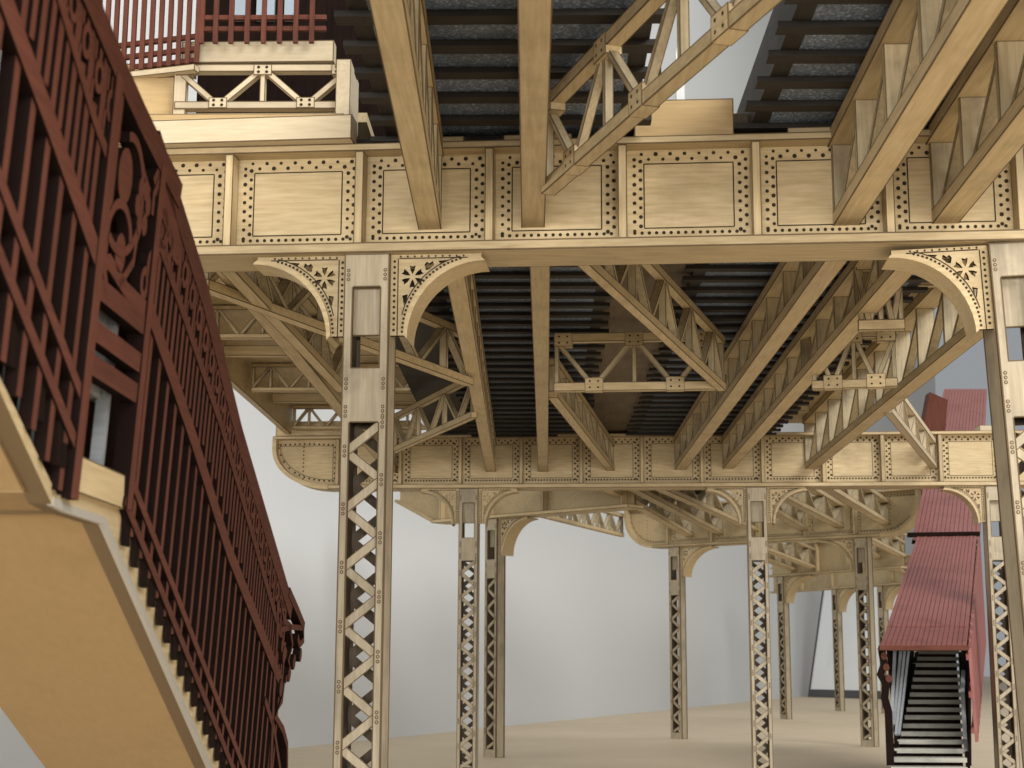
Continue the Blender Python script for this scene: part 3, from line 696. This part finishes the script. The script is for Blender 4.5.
def ring(y, z, r1, r2, n=10, sy=.8):
    m = MB(); pts = [(y + sy * r1 * math.cos(6.2832 * k / n), z + r1 * math.sin(6.2832 * k / n)) for k in range(n + 1)]
    return pts
band = MB()
def deco(fn_top, fn_sec, ya, yb_):
    y = ya
    while y < yb_:
        zt, zs_ = fn_top(y) - .11, fn_sec(y); h = zt - zs_
        c = (zt + zs_) / 2 + .03
        rr = .048
        band.strip(ring(y, c, rr, 0), RO + V((.004, 0, 0)), RU, RV, .030, .04)
        for s in (-1, 1):
            yy = y + s * .055
            band.strip([(yy, fn_sec(yy) - .02), (yy + .0, c - .03)], RO + V((.002, 0, 0)), RU, RV, .024, .04)
            band.strip([(yy, c + .04), (yy, fn_top(yy) - .08)], RO + V((.002, 0, 0)), RU, RV, .022, .04)
        band.strip([(y, c + rr), (y, zt + .03)], RO + V((.002, 0, 0)), RU, RV, .03, .04)
        y += sp
# upper flight
y = YL0 - .12
k = 0
while y > YU:
    pk(y, teU(y) - .05, topU(y) - .06, .047)
    pk(y - sp / 2, secU(y - sp / 2) - .30, secU(y - sp / 2) + .06, .042, 'short_picket')
    pk(y + .055, midU(y) - .72, midU(y) + .05, .035, 'inner_bar', -.085, GREY)
    y -= sp
deco(topU, secU, YU, YL0)
y = YL1 + .12
while y < YE - .05:
    pk(y, teL(y) - .05, topL(y) - .06, .044)
    m = MB(); m.box((-1.604 + KX * (teL(y) - 2.5), y - .10, teL(y) - .09), (-.012, 0, 0), (0, .085, 0), (0, 0, .16)); put('tread_end', m, DARK, st)
    pk(y + sp / 2, secL(y + sp / 2) - .26, secL(y + sp / 2) + .06, .038, 'short_picket')
    y += sp
deco(topL, secL, YL1 + .12 + sp / 2, YE - .08)
put('ring_band', band, RED, rail)
# landing panel between the two flights
zl = 2.50
for y, w in ((YL0, .085), (YL1, .075)):
    zt = topU(y) - .08 if y == YL0 else topL(y) - .08
    rbar('stile', [(y, zl - (.03 if y == YL0 else .0)), (y, zt)], w, .07, .014)
rbar('stile', [(YL0 + .075, zl + .85), (YL0 + .075, topU(5.2) - .09)], .03, .05, .006)
for pa, w in (((122, 308), .078), ((119, 349), .075), ((116, 381), .075)):
    z_ = yz(*pa)[1]; rbar('cross_rail', [(YL0 + .04, z_), (YL1 - .03, z_)], w, .05, .008)
    rbar('inner_frame', [(YL0 + .05, z_ - .015), (YL1 - .05, z_ - .015)], .05, .05, -.10, mats=GREY)
rbar('inner_frame', [(YL1 - .13, zl + .1), (YL1 - .13, 3.3)], .04, .045, -.07, mats=GREY)
# scrollwork above the landing openings
def arc(cy, cz, r, a0, a1, n=14, sy=1.0): return [(cy + sy * r * math.cos(R(lerp(a0, a1, k / n))), cz + r * math.sin(R(lerp(a0, a1, k / n)))) for k in range(n + 1)]
def spiral(cy, cz, r0, r1, a0, a1, n=26): return [(cy + lerp(r0, r1, k / n) * math.cos(R(lerp(a0, a1, k / n))), cz + lerp(r0, r1, k / n) * math.sin(R(lerp(a0, a1, k / n)))) for k in range(n + 1)]
sc = MB(); oo = RO + V((.006, 0, 0))
c1 = yz(124, 176); c2 = yz(118, 238); c3 = yz(140, 215)
disc = lambda c, r, n=16, sy=.85: [(c[0] + sy * r * math.cos(6.2832 * k / n), c[1] + r * math.sin(6.2832 * k / n)) for k in range(n)]
sc.plate([disc(c1, .105)], oo, RU, RV, .045); sc.plate([disc((c2[0] + .03, c2[1] - .05), .075)], oo, RU, RV, .045)
sc.strip(spiral(c1[0] + .02, c1[1], .15, .30, 100, -120), oo + V((.003, 0, 0)), RU, RV, .036, .045)
sc.strip(spiral(c2[0] + .02, c2[1] - .03, .12, .22, 20, 250), oo + V((.003, 0, 0)), RU, RV, .036, .045)
sc.strip([yz(*p) for p in ((138, 150), (143, 175), (148, 190), (143, 215), (135, 240), (132, 262), (118, 285))], oo, RU, RV, .035, .045)
for a in (20, 75, 130, 190, 250, 310):
    cc = yz(140, 207); q = (cc[0] + .07 * math.cos(R(a)), cc[1] + .075 * math.sin(R(a)))
    sc.plate([[(q[0] + .045 * math.cos(6.2832 * k / 9) * .8, q[1] + .045 * math.sin(6.2832 * k / 9)) for k in range(9)]], oo + V((.006, 0, 0)), RU, RV, .045)
sc.plate([[yz(*p) for p in ((152, 178), (158, 165), (166, 160), (170, 185), (176, 225), (182, 250), (172, 262), (166, 235), (158, 205))]], oo, RU, RV, .045)
sc.strip([yz(*p) for p in ((150, 215), (152, 195), (157, 182), (164, 178))], oo + V((.003, 0, 0)), RU, RV, .035, .045)
for p, r_ in (((162, 228), .07), ((168, 245), .055), ((155, 245), .05), ((150, 268), .06), ((143, 283), .05)):
    sc.strip(ring(*yz(*p), r_, 0), oo, RU, RV, .035, .045)
sc.strip([yz(*p) for p in ((96, 262), (108, 262), (125, 290), (146, 310))], oo, RU, RV, .06, .045)
put('scroll_panel', sc, RED, rail)
# body of the stair
def prism(name, prof, xa, xb, mats):
    m = MB(); m.plate([prof], (xa, 0, 0), (0, 1, 0), Z, xa - xb, 0, 0); return put(name, m, mats, st)
sl = -.449
sof = lambda y: 2.41 + sl * (y - 5.7)
prof = [(YU, teU(YU) - .10), (5.10, teU(5.10) - .04), (5.2, zl + .0), (YL1, zl + .0)] + [(y, teL(y) - .01) for y in (6.2, 8, YE + .2)] + [(YE + .2, sof(YE + .2)), (5.66, sof(5.66)), (5.2, 2.43), (5.05, 2.44), (YU, 2.44 + .47 * (5.05 - YU))]
m = MB(); m.plate([prof[::-1]], RO + V((-.022, 0, 0)), RU, RV, .08); put('stringer_board', m, CREAM, st)
inn = [(YU, 2.455 + .47 * (5.05 - YU)), (5.05, 2.455), (5.2, 2.445), (5.66, sof(5.66) + .015), (YE + .2, sof(YE + .2) + .015), (YE + .2, sof(YE + .2) + .06), (5.66, sof(5.66) + .06), (5.1, 2.49), (YU, 2.5 + .47 * (5.05 - YU))]
i2 = [(y, z) for y, z in inn if y >= 5.6]; 
prism('soffit', [(5.52, sof(5.52) - .0 + .012), (YE + .2, sof(YE + .2) + .012), (YE + .2, sof(YE + .2) + .06), (5.52, sof(5.52) + .06)], -1.70, -2.53, SOFFIT)
prism('landing_soffit', [(4.95, 2.47), (5.50, 2.462), (5.50, 2.52), (4.95, 2.53)], -1.69, -2.65, SOFFIT)
prism('upper_soffit', [(YU, 2.52 + .47 * (4.94 - YU)), (4.94, 2.475), (4.94, 2.53), (YU, 2.57 + .47 * (4.94 - YU))], -1.69, -2.65, SOFFIT)
n = int((YE - YL1) / .25)
for k in range(n):
    y = YL1 + .05 + k * .25; z_ = teL(y + .12) + .05
    m = MB(); m.box((-1.73, y, z_), (-.62, 0, 0), (0, .27, 0), (0, 0, .03)); put('tread', m, DARK, st)
    m = MB(); m.box((-1.73, y + .262, z_ - .09), (-.62, 0, 0), (0, .02, 0), (0, 0, .088)); put('riser', m, DARK, st)
    
for k in range(7):
    y = YL0 - .1 - k * .25; z_ = teU(y - .12) + .05
    m = MB(); m.box((-1.73, y, z_), (-.62, 0, 0), (0, -.27, 0), (0, 0, .03)); put('tread', m, DARK, st)
    m = MB(); m.box((-1.73, y - .262, z_ - .0), (-.62, 0, 0), (0, -.02, 0), (0, 0, .15)); put('riser', m, DARK, st)
    m = MB(); m.box((-1.612, y - .1, teU(y - .2) - .06), (.02, 0, 0), (0, .10, 0), (0, 0, .15)); put('tread_end', m, DARK, st)
m = MB(); m.hexa([(-1.70, 5.500, 2.452), (-2.64, 5.500, 2.452), (-2.64, 5.518, 2.452), (-1.70, 5.518, 2.452), (-1.70, 5.500, 2.50), (-2.64, 5.500, 2.50), (-2.64, 5.518, 2.50), (-1.70, 5.518, 2.50)]); put('seam', m, [BURN], st)
m = MB(); m.strip([(5.05, 2.452), (5.2, 2.443), (5.66, sof(5.66) + .012), (YE + .2, sof(YE + .2) + .012)], RO + V((-.019, 0, 0)), RU, RV, .03, .02); put('edge_strip', m, [plain('worn_grey_edge', (.36, .34, .30), .7)], st)
# far balustrade, made solid and dark to block light
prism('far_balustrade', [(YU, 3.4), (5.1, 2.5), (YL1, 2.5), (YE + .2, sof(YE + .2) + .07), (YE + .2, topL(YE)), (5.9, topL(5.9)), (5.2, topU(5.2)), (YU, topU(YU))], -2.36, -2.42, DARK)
prism('dark_backing', [(YL1 + .1, zl + .03), (YE, teL(YE) + .02), (YE, midL(YE) - .12), (YL1 + .1, midL(YL1) - .10)], -1.84, -1.87, DARK)  # dark panel added behind the pickets to keep the gaps black
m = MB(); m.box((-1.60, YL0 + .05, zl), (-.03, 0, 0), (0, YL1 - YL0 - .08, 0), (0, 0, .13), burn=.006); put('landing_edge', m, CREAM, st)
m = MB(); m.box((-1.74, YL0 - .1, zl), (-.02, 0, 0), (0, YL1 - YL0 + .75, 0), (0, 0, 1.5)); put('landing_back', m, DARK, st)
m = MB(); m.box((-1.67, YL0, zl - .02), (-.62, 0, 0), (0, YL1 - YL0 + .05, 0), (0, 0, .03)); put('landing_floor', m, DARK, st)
m = MB(); m.box((-1.62, YE + .2, 0), (-.85, 0, 0), (0, .9, 0), (0, 0, .40)); put('base_block', m, CREAM, st)
# newel with scrolls at the lower end
nw = MB(); on = RO + V((.008, 0, 0))
def S_(pts, w, off=0): nw.strip([yz(*p) for p in pts], on + V((off, 0, 0)), RU, RV, w, .06)
S_([(277, 600), (276, 640), (273, 690), (270, 768), (267, 800)], .07)
S_([(288, 592), (296, 610), (303, 627)], .06, .003)
S_([(281, 606), (283, 620), (290, 627)], .04)
S_([(279, 630), (291, 627), (302, 628)], .035)
S_([(302, 628), (302.5, 640), (298, 645), (296.5, 637)], .05, .003)
S_([(289, 630), (291, 645), (287, 660), (289, 672), (284, 680)], .045, .004)
for c, r_ in (((280, 655), .055), ((279, 645), .045), ((291, 662), .05), ((297, 655), .045), ((287, 674), .05), ((278, 688), .055)):
    q = yz(*c); nw.plate([[(q[0] + r_ * math.cos(6.2832 * k / 12), q[1] + r_ * math.sin(6.2832 * k / 12)) for k in range(12)]], on + V((random.uniform(.002, .02), 0, 0)), RU, RV, .05)
S_([(283, 682), (281, 700), (274, 716), (282, 730), (286, 745), (286, 770), (283, 800)], .05, .002)
S_([(264, 700), (273, 728), (279, 768), (283, 800)], .045)
put('newel_scroll', nw, RED, rail)
# ------------------------------------------------------------------ covered stair, right
cs = thing('covered_stair', 'covered stairway with dark red ribbed roof and open steps at its foot, right', 'stairway', (7.0, 24, 0))
def ribbed(name, q, n, thick=.09, mats=ROOFW, gap=.10, cuts=1):
    """q: BL,BR,TR,TL; boards run from bottom to top"""
    BL, BR, TR_, TL = q; nrm = (BR - BL).cross(TL - BL).normalized()
    m = MB()
    m.hexa([p - nrm * thick for p in q] + [p - nrm * .014 for p in q], 1)
    for k in range(n):
        a, b = (k + gap / 2) / n, (k + 1 - gap / 2) / n
        A, B, C, D = lerp(BL, BR, a), lerp(BL, BR, b), lerp(TL, TR_, b), lerp(TL, TR_, a)
        j = nrm * random.uniform(0, .008)
        m.hexa([A - nrm * .012, B - nrm * .012, C - nrm * .012, D - nrm * .012, A + j, B + j, C + j, D + j], 0)
    return put(name, m, mats, cs)
YB, YT = 24.0, 31.0
r1 = [aty(887, 626, YB + 1.0), aty(969, 626, YB + 1.0), aty(977, 536, YT), aty(917, 537, YT)]
ribbed('roof', r1, 17)
r0 = [aty(880, 645, YB - .05), aty(967, 645, YB - .05), aty(969, 627, YB + .98), aty(887, 627, YB + .98)]
ribbed('eave_roof', r0, 17)
m = MB(); m.beam(aty(879, 648, YB - .08), aty(968, 648, YB - .08), .12, .07); put('eave_board', m, RED, cs)
m = MB(); m.beam(aty(908, 535, YT + .1), aty(979, 534, YT + .1), .15, .09); put('ridge_board', m, DARK, cs)
r2 = [aty(912, 540, YT + .3), aty(980, 540, YT + .3), aty(987, 389, YT + 8), aty(944, 389, YT + 8)]
ribbed('upper_roof', r2, 15, mats=ROOFW)
# right hand side wall of thin red boards
NB, NT, FT, FB = aty(968, 648, YB), aty(968, 648, YB), aty(978, 537, YT), aty(984, 640, YT)
NB = aty(975, 742, YB)
for k in range(16):
    a, b = k / 16, (k + .62) / 16
    m = MB(); q = [lerp(NB, FB, a), lerp(NB, FB, b), lerp(NT, FT, b), lerp(NT, FT, a)]
    off = V((.05, 0, 0)); m.hexa([q[0], q[1], q[1] + off, q[0] + off, q[3], q[2], q[2] + off, q[3] + off]); put('side_picket', m, ROOFW, cs)
for tt in (.12, .5, .9):
    m = MB(); m.beam(lerp(NB, NT, tt) + V((-.02, 0, 0)), lerp(FB, FT, tt) + V((-.02, 0, 0)), .04, .09); put('side_rail', m, ROOFW, cs)
ty = [760, 751, 742, 734, 726, 717.5, 709.7, 702, 694.7, 687, 679.7, 672.5, 665, 658.7, 652]
N_ = len(ty)
step = 7.0 / (N_ - 1); dy0 = ty[0] - ty[1]
rows = [(ty[0] + 9.5 * k, -k) for k in (3, 2, 1)] + [(t_, i) for i, t_ in enumerate(ty)]
for t_, i in rows:
    y = YB + .1 + step * i
    xl = lerp(893, 917, max(-.2, i / (N_ - 1))); xr = lerp(967, 959, max(-.2, i / (N_ - 1)))
    A, B = aty(xl, t_, y), aty(xr, t_, y); zz = max(.02, (A.z + B.z) / 2)
    m = MB(); m.box((A.x, y, zz - .035), (B.x - A.x, 0, 0), (0, .30, 0), (0, 0, .07)); put('tread', m, STEP, cs)
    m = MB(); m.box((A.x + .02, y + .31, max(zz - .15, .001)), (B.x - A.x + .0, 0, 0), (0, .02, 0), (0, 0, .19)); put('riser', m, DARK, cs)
A0_, A1_ = aty(893, 765, YB + .15), aty(917, 655, YB + 7.1); B0_, B1_ = aty(968, 765, YB + .15), aty(960, 655, YB + 7.1)
for (a, b) in ((A0_, A1_), (B0_, B1_)):
    m = MB(); m.beam(a - Z * .1, b - Z * .1, .06, .34); put('stringer_board', m, DARK, cs)
q = [aty(899, 768, YB + .9), aty(914, 658, YB + 7), aty(916, 560, YB + 7), aty(889, 650, YB + .9)]
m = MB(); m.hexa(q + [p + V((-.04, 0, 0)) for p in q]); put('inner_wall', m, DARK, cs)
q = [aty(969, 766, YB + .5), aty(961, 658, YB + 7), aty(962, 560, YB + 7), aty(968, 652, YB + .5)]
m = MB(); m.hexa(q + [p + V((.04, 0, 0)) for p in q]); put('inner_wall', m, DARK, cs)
for a, b, w_ in (((889.5, 752), (892, 712), .06), ((892, 712), (895, 650), .05), ((894, 725), (901, 650), .045), ((896, 735), (905, 650), .04), ((899, 735), (909, 650), .035), ((890, 768), (889.5, 752), .06)):
    fy = lambda p: YB + .1 + (765 - p) / 115 * 1.2
    m = MB(); m.beam(aty(*a, fy(a[1])), aty(*b, fy(b[1])), w_, w_); put('handrail', m, GREY, cs)
for a, b in (((968, 768), (965, 738)), ((965, 738), (962.5, 690)), ((962.5, 690), (963.5, 672))):
    m = MB(); m.beam(aty(*a, YB + .3), aty(*b, YB + .9), .06, .06); put('handrail', m, GREY, cs)
for xx, b0 in ((882, 648),):
    m = MB(); p_ = aty(xx, b0, YB + .05); pts = [(0, 0), (.03, -.25), (-.03, -.4), (.05, -.55), (.02, -.75), (.07, -.95), (.07, -p_.z + .01)]
    m.strip([(x * (1 if xx < 900 else -1), z) for x, z in pts], p_, (1, 0, 0), Z, .10, .08); put('post', m, DARK, cs)
    m = MB()
    for k in range(3): m.plate([[(.05 * math.cos(6.28 * j / 9), .06 * math.sin(6.28 * j / 9)) for j in range(9)]], p_ + V((.02 + .03 * k * (1 if xx < 900 else -1), -.02, -.12 - .17 * k)), (1, 0, 0), Z, .05)
    put('post_scroll', m, RED, cs)
# piece of the dark red station wall left of the upper roof
m = MB(); q = [aty(922, 434, 33), aty(945, 434, 33), aty(948, 400, 33), aty(930, 392, 33)]
m.hexa(q + [p + V((0, .4, 0)) for p in q]); o = put('dark_panel', m, RED, None, q[0]); o['label'] = 'dark brown red panel half hidden beside the upper red roof, above the second girder'; o['category'] = 'panel'
m = MB(); q = aty(986, 421, 26.3); m.box((q.x - .14, q.y - .1, H + .931), (.34, 0, 0), (0, .3, 0), (0, 0, .16), burn=.006)
o = put('packing_block', m, PALE, None, (q.x, q.y, H + .931)); o['label'] = 'pale wood block on the second girder at the right, before the red roof'; o['category'] = 'block'
# ------------------------------------------------------------------ leaning white panel
wp = wa + wn * 1.0
wp_ = wp if (wp - C0).length < (wa - wn - C0).length else wa - wn
sgn = 1 if wp_ == wp else -1
def onw(px, py, d): return atp(px, py, wa + wn * sgn * d, wn)
pn = thing('leaning_board', 'white panel with a dark lower edge leaning against the wall behind the far columns', 'panel', onw(850, 690, 1.6))
B0 = onw(809, 690, .8); q = [B0, aty(915, 690, B0.y - 6), aty(915, 560, B0.y - 4.8), aty(828, 560, B0.y + 1.2)]
q[0].z = q[1].z = .02
up_ = (q[3] - q[0]) * .055
f4 = [q[0] + up_, q[1] + up_, q[2], q[3]]
th_ = V((0, .6, 0))
m = MB(); m.hexa(f4 + [p + th_ * .3 for p in f4]); put('face', m, [WHITE], pn)
f5 = [q[0], q[1], q[1] + up_ * .98, q[0] + up_ * .98]
m = MB(); m.hexa([p - th_ * .1 for p in f5] + [p + th_ * .32 for p in f5]); put('lower_edge', m, [BLACK], pn)
e = (q[1] - q[0]).normalized() * .05
e *= 1.5
f6 = [q[0] - e, q[0] - e * .02, q[3] - e * .02, q[3] - e]
m = MB(); m.hexa([p - th_ * .1 for p in f6] + [p + th_ * .3 for p in f6]); put('side_shadow', m, [BLACK], pn)  # dark strip stands in for the thin soft shadow left of the board
# ------------------------------------------------------------------ light
w = bpy.data.worlds.new('World'); SC.world = w; w.use_nodes = True
bg = w.node_tree.nodes['Background']; bg.inputs[0].default_value = (.82, .86, .90, 1); bg.inputs[1].default_value = .36
def area(name, loc, to, size, power, col):
    l = bpy.data.lights.new(name, 'AREA'); l.shape = 'RECTANGLE'; l.size, l.size_y = size; l.energy = power; l.color = col
    o = bpy.data.objects.new(name, l); COL.objects.link(o); o.location = loc
    o.rotation_euler = (V(to) - V(loc)).to_track_quat('-Z', 'Y').to_euler(); return o
area('window_light', (26, -16, 26), (1, 12, 2), (26, 20), 23000, (1, .98, .94))
area('low_fill_light', (-1, -28, 2.4), (-1, 12, 3.0), (26, 4.6), 11500, (1, .98, .94))  # low fill added behind the camera to brighten stair soffit and front faces
area('back_fill_light', (28, 44, 42), (16, 52, 0), (28, 28), 6500, (1, .98, .95))  # out-of-view fill added to even out the wall and back floor
SC.view_settings.view_transform = 'Standard'; SC.view_settings.look = 'None'; SC.view_settings.exposure = 0; SC.view_settings.gamma = 1
SC.cycles.max_bounces = 7; SC.cycles.diffuse_bounces = 4
